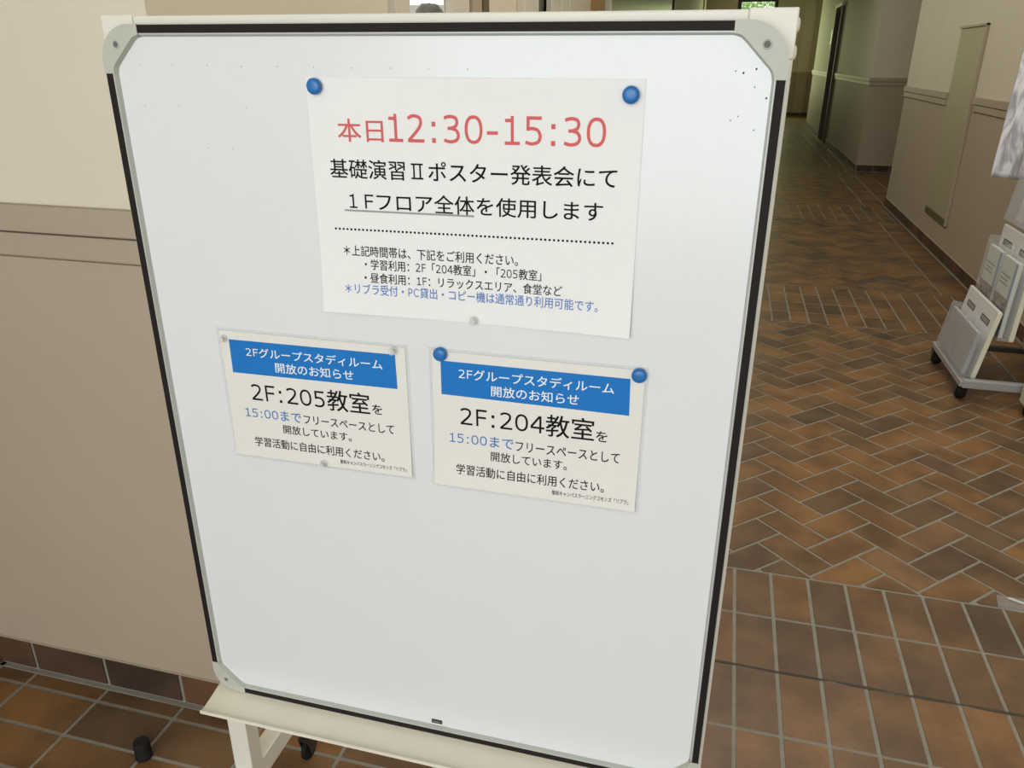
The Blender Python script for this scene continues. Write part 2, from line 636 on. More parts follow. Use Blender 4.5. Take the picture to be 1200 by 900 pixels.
# chair rails: two stepped bands
bm = bmesh.new()
prism(bm, [(YW - d, z) for d, z in rail_profile()], XL - XC, axis='x', c0=XC)
struct(obj('trim_1', bm, M['rail']))
bm = bmesh.new()
prism(bm, [(XR - d, z + 0.016) for d, z in rail_profile()], 6.91 - YB, c0=YB)
prism(bm, [(XR - d, z + 0.016) for d, z in rail_profile()], 9.62 - 7.77, c0=7.77)
struct(obj('trim_2', bm, M['rail']))
bm = bmesh.new()
prism(bm, [(12.63 - d, z + 0.04) for d, z in rail_profile()], 3.0 - XF, axis='x', c0=XF)
prism(bm, [(XF - d, z + 0.04) for d, z in rail_profile()], 17.05 - 12.61, c0=12.61)
prism(bm, [(XF - d, z + 0.04) for d, z in rail_profile()], 22.0 - 18.15, c0=18.15)
struct(obj('trim_3', bm, M['rail']))


def skirting(name, runs):
    """tiled skirting: a grout bed and a row of tiles along each run"""
    bm = bmesh.new()
    for (x0, y0, x1, y1, off, pitch) in runs:
        L = math.hypot(x1 - x0, y1 - y0)
        dx, dy = (x1 - x0) / L, (y1 - y0) / L
        nx, ny = dy, -dx
        T = Matrix(((dx, nx, 0, x0), (dy, ny, 0, y0), (0, 0, 1, 0), (0, 0, 0, 1)))
        box(bm, 0, L, 0, 0.0085, 0, 0.089, mi=0, T=T)
        box(bm, 0, L, 0.008, 0.021, -0.001, 0.0025, mi=0, T=T)
        box(bm, 0, L, 0, 0.0105, 0.092, 0.0945, bev=0.0008, mi=2, T=T)
        p = off
        while p < L:
            a, b = max(0, p), min(L, p + pitch)
            if b - a > 0.02:
                box(bm, a + 0.0052, b - 0.0052, 0.0005, 0.0125, 0.009, 0.092, bev=0.0015, mi=1, T=T)
            p += pitch
    return struct(obj(name, bm, [M['grout'], M['base_tile'], M['rail']]))


skirting('baseboard_left', [(XC, YW, XL, YW, 0.125 - 0.2223, 0.2223), (XC, YB, XC, YW, 0, 0.2223)])
skirting('baseboard_right', [(XR, 9.62, XR, YB, 0, 0.2223)])
skirting('baseboard_far', [(XF, 12.63, 3.0, 12.63, 0, 0.2223), (XF, 17.0, XF, 12.63, 0, 0.2223), (XF, 22.0, XF, 18.2, 0, 0.2223),
                           (0.95, YE, 1.66, YE, 0, 0.2223), (1.66, YE - 0.10, 1.95, YE - 0.10, 0, 0.2223), (1.95, YE, 3.0, YE, 0, 0.2223)])

# tall flush service door in the right wall
d1 = empty('door_1', (XR, 7.34, 0.28))
struct(d1, 'tall narrow olive service door set flush in the right corridor wall')
obj('door_leaf', B(XR - 0.012, XR - 0.001, 6.98, 7.72, 0.315, 1.735, bev=0.002), M['access'], d1)
bm = bmesh.new()
box(bm, XR - 0.022, XR - 0.001, 6.962, 6.978, 0.27, 1.755, bev=0.002)
box(bm, XR - 0.022, XR - 0.001, 6.962, 7.74, 1.737, 1.755, bev=0.002)
obj('door_frame', bm, M['rail'], d1)
obj('door_gap', B(XR - 0.014, XR - 0.001, 6.98, 7.72, 0.262, 0.313, bev=0.002), M['wood_dark'], d1)

# dark door standing in the far right wall
d2 = empty('door_2', (XF, 17.6, 0))
struct(d2, 'dark narrow doorway with its lit frame top painted pale in the far right wall')
obj('door_leaf', B(XF + 0.05, XF + 0.09, 17.13, 18.07, 0.0, 2.40), M['wood_dark'], d2)
bm = bmesh.new()
box(bm, XF - 0.05, XF + 0.05, 17.08, 17.14, 0, 2.43, bev=0.003)
box(bm, XF - 0.05, XF + 0.05, 18.06, 18.12, 0, 2.43, bev=0.003)
obj('door_frame', bm, M['wood_dark'], d2)
obj('lintel', B(XF - 0.06, XF + 0.05, 17.06, 18.14, 2.43, 2.49, bev=0.003), M['white_frame'], d2)  # light on the frame's top edge, put in as a pale colour
sw = obj('light_switch', B(XF - 0.014, XF - 0.0005, 18.55, 18.75, 1.78, 2.06, bev=0.003), M['switch'])
tag(sw, 'ivory switch plate on the far right wall beside the dark doorway', 'switch')

# glazed door at the very end of the corridor
d3 = empty('door_3', (0.41, YE, 0))
struct(d3, 'black framed glazed door at the end of the corridor with greenery outside')
bm = bmesh.new()
box(bm, -0.13, -0.03, YE + 0.02, YE + 0.10, 0, 3.10, bev=0.004)
box(bm, 0.86, 0.95, YE + 0.02, YE + 0.10, 0, 3.10, bev=0.004)
box(bm, -0.03, 0.86, YE + 0.02, YE + 0.10, 2.99, 3.10, bev=0.004)
box(bm, -0.03, 0.86, YE + 0.02, YE + 0.10, 0, 0.14, bev=0.004)
box(bm, -0.03, 0.86, YE + 0.03, YE + 0.09, 2.05, 2.11, bev=0.004)
obj('door_frame', bm, M['black_frame'], d3)
obj('pane', B(-0.03, 0.86, YE + 0.055, YE + 0.065, 0.14, 2.99), M['pane'], d3)
bm = bmesh.new()
box(bm, 0.80, 0.82, YE - 0.03, YE + 0.02, 0.9, 1.2, bev=0.004)
obj('door_handle', bm, M['chrome'], d3)

# door with a bright pane, windows and pilasters along the corridor's left wall
w1 = empty('door_4', (XL, 2.6, 0))
struct(w1, 'pale framed door with a bright glass pane beyond the corner')
bm = bmesh.new()
box(bm, XL - 0.008, XL + 0.022, 2.31, 2.42, 0, 2.25, bev=0.003)
box(bm, XL - 0.008, XL + 0.022, 2.80, 3.0, 0, 2.25, bev=0.003)
box(bm, XL - 0.008, XL + 0.004, 3.0, 3.26, 0, 2.25, bev=0.002)
box(bm, XL - 0.008, XL + 0.022, 2.42, 2.80, 2.15, 2.25, bev=0.003)
obj('door_frame', bm, M['white_frame'], w1)
bm = bmesh.new()
box(bm, XL - 0.008, XL + 0.004, 2.42, 2.80, 0.0, 1.585, bev=0.002)
box(bm, XL - 0.006, XL + 0.002, 2.42, 2.80, 1.585, 1.605, bev=0.002)
obj('door_leaf', bm, M['white_frame'], w1)
obj('pane', B(XL - 0.005, XL - 0.001, 2.42, 2.80, 1.585, 2.15), M['pane'], w1)

bm = bmesh.new()
box(bm, XL + 0.004, XL + 0.03, 3.02, 3.13, 0, 2.25, bev=0.003)
struct(obj('trim_4', bm, M['rail']))
bm = bmesh.new()
box(bm, XL + 0.004, XL + 0.035, 3.14, 3.21, 0, 2.25, bev=0.003)
struct(obj('trim_5', bm, M['wood_dark']))
bm = bmesh.new()
box(bm, XL, XL + 0.04, 3.76, 4.03, 0, ZC, bev=0.004)
struct(obj('trim_6', bm, M['white_frame']))
g1 = empty('window_1', (XL, 4.2, 0.9))
struct(g1, 'narrow dark window pane along the left corridor wall')
obj('pane', B(XL - 0.022, XL - 0.012, 4.03, 4.37, 0.9, 2.3), M['pane_dark'], g1)
bm = bmesh.new()
for a, b in ((4.37, 4.55), (4.62, 4.80), (4.86, 5.02)):
    box(bm, XL - 0.05, XL + 0.03, a, b, 0.85, 2.4, bev=0.004)
box(bm, XL - 0.05, XL + 0.02, 4.03, 5.02, 2.3, 2.4, bev=0.003)
obj('window_frame', bm, M['white_frame'], g1)
g2 = empty('window_2', (XL, 9.4, 0.9))
struct(g2, 'long dark glazed window along the left corridor wall with timber jamb')
bm = bmesh.new()
box(bm, XL - 0.026, XL - 0.016, 6.2, 13.0, 0.9, 2.5)
obj('pane', bm, M['pane_dark'], g2)
obj('jamb', B(XL - 0.08, XL + 0.03, 5.72, 6.14, 0.85, 2.6, bev=0.004), M['wood'], g2)
bm = bmesh.new()
box(bm, XL - 0.09, XL + 0.02, 6.45, 6.55, 0.9, 2.5, bev=0.003)
box(bm, XL - 0.09, XL + 0.01, 13.0, 13.12, 0.85, 2.55, bev=0.003)
box(bm, XL - 0.09, XL + 0.012, 6.14, 13.1, 2.5, 2.58, bev=0.003)
box(bm, XL - 0.09, XL + 0.012, 6.14, 13.1, 0.84, 0.9, bev=0.003)
obj('window_frame', bm, M['white_frame'], g2)
bm = bmesh.new()
box(bm, XL, XL + 0.04, 22.6, 23.4, 0, ZC, bev=0.004)
struct(obj('trim_7', bm, M['white_frame']))


# ------------------------------------------------------------------ the whiteboard on its stand
YD = 0.95          # front of the board's rim
SY = 0.957         # writing surface
bx0, bx1, bz0, bz1 = -0.8135, 0.0540, 0.4235, 1.5395
wb = empty('whiteboard', (-0.38, 1.0, 0))
tag(wb, 'large white portrait whiteboard on a cream stand, three notices pinned to it', 'whiteboard')

# writing surface (specks of old marker stay in this mesh)
bm = bmesh.new()
box(bm, bx0 + 0.0142, bx1 - 0.0142, SY, SY + 0.018, bz0 + 0.0142, bz1 - 0.0142)


def speck(x, z, r, mi):
    vs = [bm.verts.new((x + r * math.cos(a), SY - 0.0003, z + r * 1.2 * math.sin(a))) for a in [i * math.pi / 4 for i in range(8)]]
    bm.faces.new(vs).material_index = mi


for x, z in ((0.0082, 1.4863), (0.0214, 1.4904), (0.0353, 1.4607)):
    speck(x, z, 0.0011, 1)
for x, z in ((0.0217, 1.4719), (0.0074, 1.4412), (-0.0003, 1.4367), (0.0258, 1.4271), (-0.0002, 1.4883)):
    speck(x, z, 0.0007, 1)
for x, z in ((-0.7637, 1.4897), (-0.7134, 1.4907), (-0.6617, 1.4902), (-0.6117, 1.4893), (-0.5604, 1.4896), (-0.5099, 1.4892), (-0.4589, 1.4884),
             (-0.4069, 1.4883), (-0.3575, 1.4879), (-0.3084, 1.4879), (-0.765, 1.4386), (-0.7127, 1.4407), (-0.6113, 1.4392), (-0.6768, 1.3873), (-0.6394, 1.3871)):
    speck(x, z, 0.0009, 2)
obj('writing_surface', bm, [M['steel_white'], M['speck'], M['speck2']], wb)

# rim: a bar per side between the corner pieces
CL = 0.060
prof = [(0.0, 0.030), (0.0, 0.0006), (0.0006, 0.0), (0.0010, 0.0), (0.0012, 0.0006), (0.0108, 0.0006), (0.0112, 0.0), (0.0126, 0.0),
        (0.0132, 0.0008), (0.0152, 0.0070), (0.0152, 0.030)]


def rim(side):
    bm = bmesh.new()
    rings = []
    for e in (0, 1):
        ring = []
        for d, y in prof:
            if side == 'left':
                c = (bx0 + d, (bz0 + CL, bz1 - CL)[e])
            elif side == 'right':
                c = (bx1 - d, (bz0 + CL, bz1 - CL)[e])
            elif side == 'top':
                c = ((bx0 + CL, bx1 - CL)[e], bz1 - d)
            else:
                c = ((bx0 + CL, bx1 - CL)[e], bz0 + d)
            ring.append(bm.verts.new((c[0], YD + y, c[1])))
        rings.append(ring)
    n = len(prof)
    for i in range(n):
        f = bm.faces.new((rings[0][i], rings[1][i], rings[1][(i + 1) % n], rings[0][(i + 1) % n]))
    bm.faces.new(rings[0])
    bm.faces.new(rings[1])
    r = obj('rim', bm, M['alu'], wb)
    a, b, t = 0.0012, 0.0108, 0.0006
    bm = bmesh.new()
    if side in ('left', 'right'):
        xa, xb = (bx0 + a, bx0 + b) if side == 'left' else (bx1 - b, bx1 - a)
        box(bm, xa, xb, YD - 0.0004, YD + t, bz0 + CL, bz1 - CL)
    else:
        za, zb = (bz0 + a, bz0 + b) if side == 'bottom' else (bz1 - b, bz1 - a)
        box(bm, bx0 + CL, bx1 - CL, YD - 0.0004, YD + t, za, zb)
    st = obj('inlay_strip', bm, M['strip'], r)
    st['label'] = 'dark brown strip along the rim'


for sd in ('left', 'right', 'top', 'bottom'):
    rim(sd)


def corner(cx, cz, sx, sz):
    """corner piece; u runs inward along x, w inward along z"""
    r = 0.046
    outer = [(CL, 0.0)] + [(r - r * math.sin(a), r - r * math.cos(a)) for a in [i * math.pi / 20 for i in range(11)]] + [(0.0, CL)]
    inner = [(0.0135, CL), (0.0138, 0.056), (0.0155, 0.0515), (0.0185, 0.0475), (0.0475, 0.0185), (0.0515, 0.0155), (0.056, 0.0138), (CL, 0.0135)]
    bevel = [(0.0155, CL), (0.0158, 0.0570), (0.0174, 0.0527), (0.0203, 0.0487), (0.0487, 0.0203), (0.0527, 0.0174), (0.0570, 0.0158), (CL, 0.0155)]
    bm = bmesh.new()

    def V(p, y):
        return bm.verts.new((cx + sx * p[0], YD + y, cz + sz * p[1]))
    of, ob = [V(p, -0.0008) for p in outer], [V(p, 0.030) for p in outer]
    inf, ib = [V(p, -0.0008) for p in inner], [V(p, 0.0070) for p in bevel]
    bm.faces.new(of + inf)
    for A, C in ((of, ob), (inf, ib)):
        for i in range(len(A) - 1):
            bm.faces.new((A[i], A[i + 1], C[i + 1], C[i]))
    o = obj('corner_piece', bm, M['corner'], wb)
    c = (cx + sx * 0.0245, YD - 0.0009, cz + sz * 0.0245)
    bm = bmesh.new()
    lathe(bm, [(0.0, 0.0002), (0.0036, 0.0002), (0.0037, 0.0006)], 20, 'y', c, mi=0, caps=False)
    lathe(bm, [(0.0037, 0.0006), (0.0046, 0.0009), (0.0054, 0.0)], 20, 'y', c, mi=1, caps=False)
    h = obj('screw_hole', bm, [M['hole'], M['corner']], o)
    h['label'] = 'dark screw hole'
    return o


corner(bx0, bz1, 1, -1)
corner(bx1, bz1, -1, -1)
corner(bx0, bz0, 1, 1)
corner(bx1, bz0, -1, 1)

# maker's plate at the foot of the board
bm = bmesh.new()
box(bm, -0.3925, -0.3735, SY - 0.0012, SY, 0.4430, 0.4512, bev=0.0004)
pl = obj('maker_plate', bm, M['black_plastic'], wb)
bm = bmesh.new()
for i in range(6):
    box(bm, -0.3898 + i * 0.0023, -0.3883 + i * 0.0023, SY - 0.0014, SY - 0.0011, 0.4463, 0.4478)
obj('plate_lettering', bm, M['ink_grey'], pl)

# stand frame
fx0, fx1 = -0.831, 0.0595
bm = bmesh.new()
box(bm, fx0, fx0 + 0.040, 0.981, 1.018, 0.175, 1.505, bev=0.002)
obj('post', bm, M['cream'], wb)
bm = bmesh.new()
box(bm, fx1 - 0.040, fx1, 0.981, 1.018, 0.175, 1.505, bev=0.002)
obj('post', bm, M['cream'], wb)
bm = bmesh.new()
box(bm, fx0 + 0.0485, fx1 - 0.0515, 0.981, 1.018, 1.505, 1.5505, bev=0.002)
obj('top_beam', bm, M['cream'], wb)
bm = bmesh.new()
box(bm, fx0 + 0.040, fx1 - 0.040, 0.985, 1.014, 0.37, 0.41, bev=0.002)
obj('lower_beam', bm, M['cream'], wb)
for x0, x1, sg in ((fx0, fx0 + 0.049, -1), (fx1 - 0.052, fx1, 1)):
    bm = bmesh.new()
    box(bm, x0, x1, 0.979, 1.020, 1.500, 1.552, bev=0.0015)
    e = x1 if sg > 0 else x0
    cap = obj('frame_cap', bm, M['cream'], wb)
    for zc in (1.535, 1.507):
        bm = bmesh.new()
        lathe(bm, [(0.006, -0.001), (0.0075, 0.0), (0.0075, 0.0015), (0.005, 0.0030), (0.0, 0.0034)], 16, 'x', (0, 0, 0))
        for v in bm.verts:
            v.co = Vector((e + sg * v.co.x, 0.985 + 0.006 + v.co.y * 0.8, zc + v.co.z))
        obj('hinge_boss', bm, M['cream'], cap, smooth=True)
# pen tray
bm = bmesh.new()
tp = [(0.9795, 0.4228), (0.953, 0.4222), (0.940, 0.4188), (0.925, 0.4158), (0.910, 0.4138), (0.904, 0.4138), (0.8985, 0.4160), (0.8965, 0.4155), (0.8965, 0.4105),
      (0.9060, 0.4090), (0.925, 0.4100), (0.942, 0.412), (0.9795, 0.408)]
prism(bm, tp, bx1 - bx0, axis='x', c0=bx0)
tr = obj('pen_tray', bm, M['tray'], wb, smooth=True, angle=30)


def caster(parent, x, y, r=0.030, top=0.125, wd=0.009):
    c = empty('caster', (x, y, 0))
    c.parent = parent
    c.matrix_parent_inverse = parent.matrix_basis.inverted()
    bm = bmesh.new()
    lathe(bm, [(0, -wd), (r * 0.55, -wd), (r * 0.8, -wd), (r * 0.97, -wd * 0.6), (r, 0.0), (r * 0.97, wd * 0.6), (r * 0.8, wd), (r * 0.55, wd), (0, wd)], 28, 'x', (x, y, r))
    w = obj('wheel', bm, M['black'], None, smooth=True)
    bm = bmesh.new()
    lathe(bm, [(0.0, r * 2.2), (0.014, r * 2.2), (0.014, r * 2.6), (0.006, r * 2.7), (0.006, max(top, r * 2.75)), (0, max(top, r * 2.75))], 16, 'z', (x, y, 0))
    for sg in (-1, 1):
        prism(bm, [(y - 0.010, r * 0.7), (y + 0.010, r * 0.7), (y + r * 0.75, r * 2.15), (y - r * 0.75, r * 2.15)], 0.003, axis='x', c0=x + sg * (wd + 0.0035) - 0.0015)
    box(bm, x - wd - 0.005, x + wd + 0.005, y - r * 0.75, y + r * 0.75, r * 2.1, r * 2.4, bev=0.001)
    f = obj('fork', bm, M['black_plastic'], None, smooth=True)
    for q in (w, f):
        q.parent = c
        q.matrix_parent_inverse = Matrix.Translation((-x, -y, 0))
    return c


for x0 in (fx0 + 0.002, fx1 - 0.038):
    bm = bmesh.new()
    box(bm, x0, x0 + 0.036, 0.70, 1.235, 0.125, 0.175, bev=0.002)
    ft = obj('foot_beam', bm, M['cream'], wb)
    for y in (0.735, 1.19):
        caster(wb, x0 + 0.034, y, 0.030, 0.125, 0.0075)
bm = bmesh.new()
box(bm, fx0 + 0.038, fx1 - 0.038, 1.185, 1.215, 0.128, 0.158, bev=0.002)
obj('cross_bar', bm, M['cream'], wb)

# ------------------------------------------------------------------ notices
def text_mesh(string):
    c = bpy.data.curves.new('txt', 'FONT')
    c.body = string
    c.size = 1.0
    c.resolution_u = 5
    o = bpy.data.objects.new('txt', c)
    COL.objects.link(o)
    bpy.context.view_layer.update()
    dg = bpy.context.evaluated_depsgraph_get()
    me = bpy.data.meshes.new_from_object(o.evaluated_get(dg))
    bpy.data.objects.remove(o, do_unlink=True)
    return me


def spline(pts, closed=False, n=7):
    out = []
    m = len(pts)
    for i in range(m if closed else m - 1):
        p = [pts[(i + k - 1) % m] if closed else pts[max(0, min(m - 1, i + k - 1))] for k in range(4)]
        for j in range(n):
            t = j / n
            out.append(tuple(0.5 * (2 * p[1][c] + (p[2][c] - p[0][c]) * t + (2 * p[0][c] - 5 * p[1][c] + 4 * p[2][c] - p[3][c]) * t * t
                                    + (3 * p[1][c] - p[0][c] - 3 * p[2][c] + p[3][c]) * t ** 3) for c in (0, 1)))
    if not closed:
        out.append(pts[-1])
    return out


CH, ST = 0.727, 0.086     # capital height and stroke of the printed digits, in em
h_ = ST / 2
_o = [(0.318 + 0.218 * math.copysign(abs(math.cos(a)) ** 0.86, math.cos(a)), CH / 2 + (CH / 2 - h_) * math.copysign(abs(math.sin(a)) ** 0.86, math.sin(a)))
      for a in [k_ * math.pi / 14 for k_ in range(28)]]
GL = {
    '0': (0.636, [(_o, True)]),
    '1': (0.636, [([(0.345, 0), (0.345, CH)], False), ([(0.14, 0.612), (0.345, 0.612)], False), ([(0.13, h_), (0.56, h_)], False)]),
    '2': (0.636, [(spline([(0.095, 0.610), (0.185, 0.668), (0.310, 0.684), (0.440, 0.640), (0.482, 0.540), (0.450, 0.420), (0.330, 0.270), (0.110, 0.060)]), False), ([(0.075, h_), (0.575, h_)], False)]),
    '3': (0.636, [(spline([(0.095, 0.640), (0.190, 0.676), (0.310, 0.684), (0.430, 0.645), (0.470, 0.545), (0.425, 0.440), (0.300, 0.390), (0.190, 0.385)]), False),
                  (spline([(0.190, 0.385), (0.320, 0.380), (0.450, 0.330), (0.505, 0.210), (0.455, 0.095), (0.320, 0.045), (0.190, 0.050), (0.080, 0.085)]), False)]),
    '4': (0.636, [([(0.445, 0), (0.445, CH)], False), ([(0.420, 0.715), (0.070, 0.250)], False), ([(0.050, 0.225), (0.610, 0.225)], False)]),
    '5': (0.636, [([(0.535, CH - h_), (0.145, CH - h_)], False), ([(0.155, CH), (0.155, 0.370)], False),
                  (spline([(0.150, 0.405), (0.280, 0.425), (0.430, 0.380), (0.500, 0.240), (0.450, 0.100), (0.310, 0.045), (0.190, 0.050), (0.085, 0.085)]), False)]),
    'F': (0.575, [([(0.145, 0), (0.145, CH)], False), ([(0.145, CH - h_), (0.545, CH - h_)], False), ([(0.145, 0.380), (0.510, 0.380)], False)]),
    'P': (0.603, [([(0.145, 0), (0.145, CH)], False), ([(0.145, CH - h_), (0.30, CH - h_)], False), ([(0.145, 0.300), (0.30, 0.300)], False),
                  (spline([(0.290, CH - h_), (0.430, 0.650), (0.500, 0.500), (0.430, 0.340), (0.290, 0.300)]), False)]),
    'C': (0.698, [(spline([(0.610, 0.610), (0.500, 0.672), (0.390, 0.686), (0.210, 0.620), (0.105, 0.3635), (0.210, 0.105), (0.390, 0.041), (0.500, 0.055), (0.610, 0.117)]), False)]),
    ':': (0.454, [([(0.227, 0.0), (0.227, 0.125)], False), ([(0.227, 0.42), (0.227, 0.545)], False)]),
    '-': (0.454, [([(0.070, 0.290), (0.390, 0.290)], False)]),
    '\u2161': (1.0, [([(0.345, 0.0), (0.345, 0.74)], False), ([(0.655, 0.0), (0.655, 0.74)], False), ([(0.20, 0.035), (0.80, 0.035)], False), ([(0.20, 0.705), (0.80, 0.705)], False)]),
    '\uff11': (1.0, [([(0.500, 0), (0.500, CH)], False), ([(0.320, 0.630), (0.500, 0.630)], False), ([(0.300, h_), (0.700, h_)], False)]),
}


def ribbon(bm, pts, closed, w, ox, zo=0.0):
    n = len(pts)
    L, R = [], []
    for i in range(n):
        a = pts[i - 1] if (closed or i) else pts[0]
        b = pts[(i + 1) % n] if (closed or i < n - 1) else pts[-1]
        tx, ty = b[0] - a[0], b[1] - a[1]
        q = math.hypot(tx, ty) or 1
        nx, ny = -ty / q * w / 2, tx / q * w / 2
        L.append(bm.verts.new((pts[i][0] + nx + ox, pts[i][1] + ny, zo)))
        R.append(bm.verts.new((pts[i][0] - nx + ox, pts[i][1] - ny, zo)))
    for i in range(n if closed else n - 1):
        j = (i + 1) % n
        bm.faces.new((L[i], R[i], R[j], L[j]))


def line_mesh(string):
    bm = bmesh.new()
    x = 0.0
    run = ''

    def flush():
        nonlocal x, run
        if run:
            m0 = text_mesh(run)
            if not hasattr(line_mesh, 'adv'):
                a, b = text_mesh('\u672c'), text_mesh('\u672c\u672c')
                line_mesh.adv = max(v.co.x for v in b.vertices) - max(v.co.x for v in a.vertices)
            for v in m0.vertices:
                v.co /= line_mesh.adv
            # printed strokes of the photo are a little heavier: overprint with a tiny shift
            for v in m0.vertices:
                v.co.x += x
            for q, (sx_, sy_) in enumerate(((-.006, -.006), (.006, -.006), (-.006, .006), (.006, .006))):
                m1 = m0.copy()
                for v in m1.vertices:
                    v.co += Vector((sx_, sy_, q * 2e-5))
                bm.from_mesh(m1)
                bpy.data.meshes.remove(m1)
            bpy.data.meshes.remove(m0)
            x += len(run)
            run = ''
    for c in string:
        if c in GL:
            flush()
            adv, st = GL[c]
            for q, (pts, cl) in enumerate(st):
                ribbon(bm, pts, cl, (0.115 if c == ':' else ST * (0.95 if adv == 1.0 else 1)), x, q * 2e-5)
            x += adv
        else:
            run += c
    flush()
    me = bpy.data.meshes.new('line')
    bm.to_mesh(me)
    bm.free()
    return me


def write(name, string, x0, x1, z0, z1, ang, m, parent, surf):
    """print a line on a sheet; its ink fills x0..x1, z0..z1 (turned by ang)"""
    me = line_mesh(string)
    xs = [v.co.x for v in me.vertices]
    ys = [v.co.y for v in me.vertices]
    ax, bx, ay, by = min(xs), max(xs), min(ys), max(ys)
    cx, cz = (x0 + x1) / 2, (z0 + z1) / 2
    for v in me.vertices:
        u = (v.co.x - (ax + bx) / 2) * (x1 - x0) / (bx - ax)
        w = (v.co.y - (ay + by) / 2) * (z1 - z0) / (by - ay)
        X = cx + u * math.cos(ang) - w * math.sin(ang)
        Z = cz + u * math.sin(ang) + w * math.cos(ang)
        v.co = (X, surf(X, Z) - 0.0004 - v.co.z, Z)
    me.materials.clear()
    me.name = name
    return link(name, me, m, parent)


def sheet_bm(quad, surf, nx, nz, th):
    """quad: tl, tr, br, bl in (x, z); a thin sheet that follows surf"""
    bm = bmesh.new()
    tl, tr_, br, bl = quad
    grid = []
    for j in range(nz + 1):
        row = []
        t = j / nz
        for i in range(nx + 1):
            q = i / nx
            x = (tl[0] * (1 - q) + tr_[0] * q) * (1 - t) + (bl[0] * (1 - q) + br[0] * q) * t
            z = (tl[1] * (1 - q) + tr_[1] * q) * (1 - t) + (bl[1] * (1 - q) + br[1] * q) * t
            row.append((bm.verts.new((x, surf(x, z), z)), bm.verts.new((x, surf(x, z) + th, z))))
        grid.append(row)
    for j in range(nz):
        for i in range(nx):
            a, b, c, d = grid[j][i], grid[j][i + 1], grid[j + 1][i + 1], grid[j + 1][i]
            bm.faces.new((a[0], b[0], c[0], d[0]))
            bm.faces.new((d[1], c[1], b[1], a[1]))
    per = [grid[0][i] for i in range(nx + 1)] + [grid[j][nx] for j in range(1, nz + 1)] + [grid[nz][i] for i in range(nx - 1, -1, -1)] + [grid[j][0] for j in range(nz - 1, 0, -1)]
    for i in range(len(per)):
        a, b = per[i], per[(i + 1) % len(per)]
        bm.faces.new((a[0], a[1], b[1], b[0]))
    return bm


def surf_big(x, z):
    t = max(0.0, min(1.0, (1.30 - z) / 0.13))
    side = abs(x + 0.31) / 0.21
    top = max(0.0, (z - 1.45) / 0.03) * max(0, 1 - side * 1.05)
    return SY - 0.0012 - 0.0075 * t * t * min(1.0, side) ** 1.5 - 0.0016 * min(1, top) - 0.0008 * (1 - min(1, side)) * math.sin(9 * z)


big = empty('notice_sheet', (-0.31, SY, 1.172))
tag(big, 'largest notice, plain white paper with big red heading at the top of the whiteboard', 'notice')
p = obj('paper', sheet_bm([(-0.5224, 1.4776), (-0.0969, 1.4791), (-0.0966, 1.1718), (-0.5226, 1.1724)], surf_big, 40, 36, 0.0003), M['paper'], big, smooth=True)
BIG = [("heading_text", "本日", -0.4832, -0.4205, 1.4011, 1.4291, 'ink_red'),
       ("heading_text", "12:30-15:30", -0.4130, -0.1394, 1.4030, 1.4366, 'ink_red'),
       ("title_text", "基礎演習Ⅱポスター発表会にて", -0.4982, -0.1237, 1.3556, 1.3803, 'ink_black'),
       ("title_text", "１Fフロア全体を使用します", -0.4740, -0.1386, 1.3155, 1.3394, 'ink_black'),
       ("body_text", "＊上記時間帯は、下記をご利用ください。", -0.4878, -0.2448, 1.2533, 1.2681, 'ink_black'),
       ("body_text", "・学習利用：2F「204教室」・「205教室」", -0.4579, -0.2138, 1.2360, 1.2505, 'ink_black'),
       ("body_text", "・昼食利用：1F：リラックスエリア、食堂など", -0.4593, -0.1860, 1.2179, 1.2320, 'ink_black'),
       ("footnote_text", "＊リブラ受付・PC貸出・コピー機は通常通り利用可能です。", -0.4885, -0.1389, 1.2013, 1.2161, 'ink_blue')]
for n, t, a, b, c, d, m in BIG:
    o = write(n, t, a, b, c, d, 0.004, M[m], big, surf_big)
    if m == 'ink_red':
        o['label'] = 'red heading lettering'
    if m == 'ink_blue':
        o['label'] = 'blue footnote lettering'
bm = bmesh.new()
for i in range(24):
    xa, xb = -0.4817 + i * 0.00746, -0.4817 + (i + 1) * 0.00746
    z = 1.3143 + 0.004 * (xa + 0.39)
    vs = [bm.verts.new((x, surf_big(x, zz) - 0.0003, zz)) for x, zz in ((xa, z - 0.0013), (xb, z - 0.0013), (xb, z + 0.0011), (xa, z + 0.0011))]
    bm.faces.new(vs)
obj('underline', bm, M['ink_grey'], big)
bm = bmesh.new()
for i in range(67):
    x = -0.4968 + i * (0.3717 / 66)
    z = 1.2887 + 0.002 * i / 66
    vs = [bm.verts.new((x + 0.0016 * math.cos(a), surf_big(x, z) - 0.0004, z + 0.0016 * math.sin(a))) for a in [k_ * math.pi / 4 for k_ in range(8)]]
    bm.faces.new(vs)
obj('dotted_rule', bm, M['ink_black'], big)

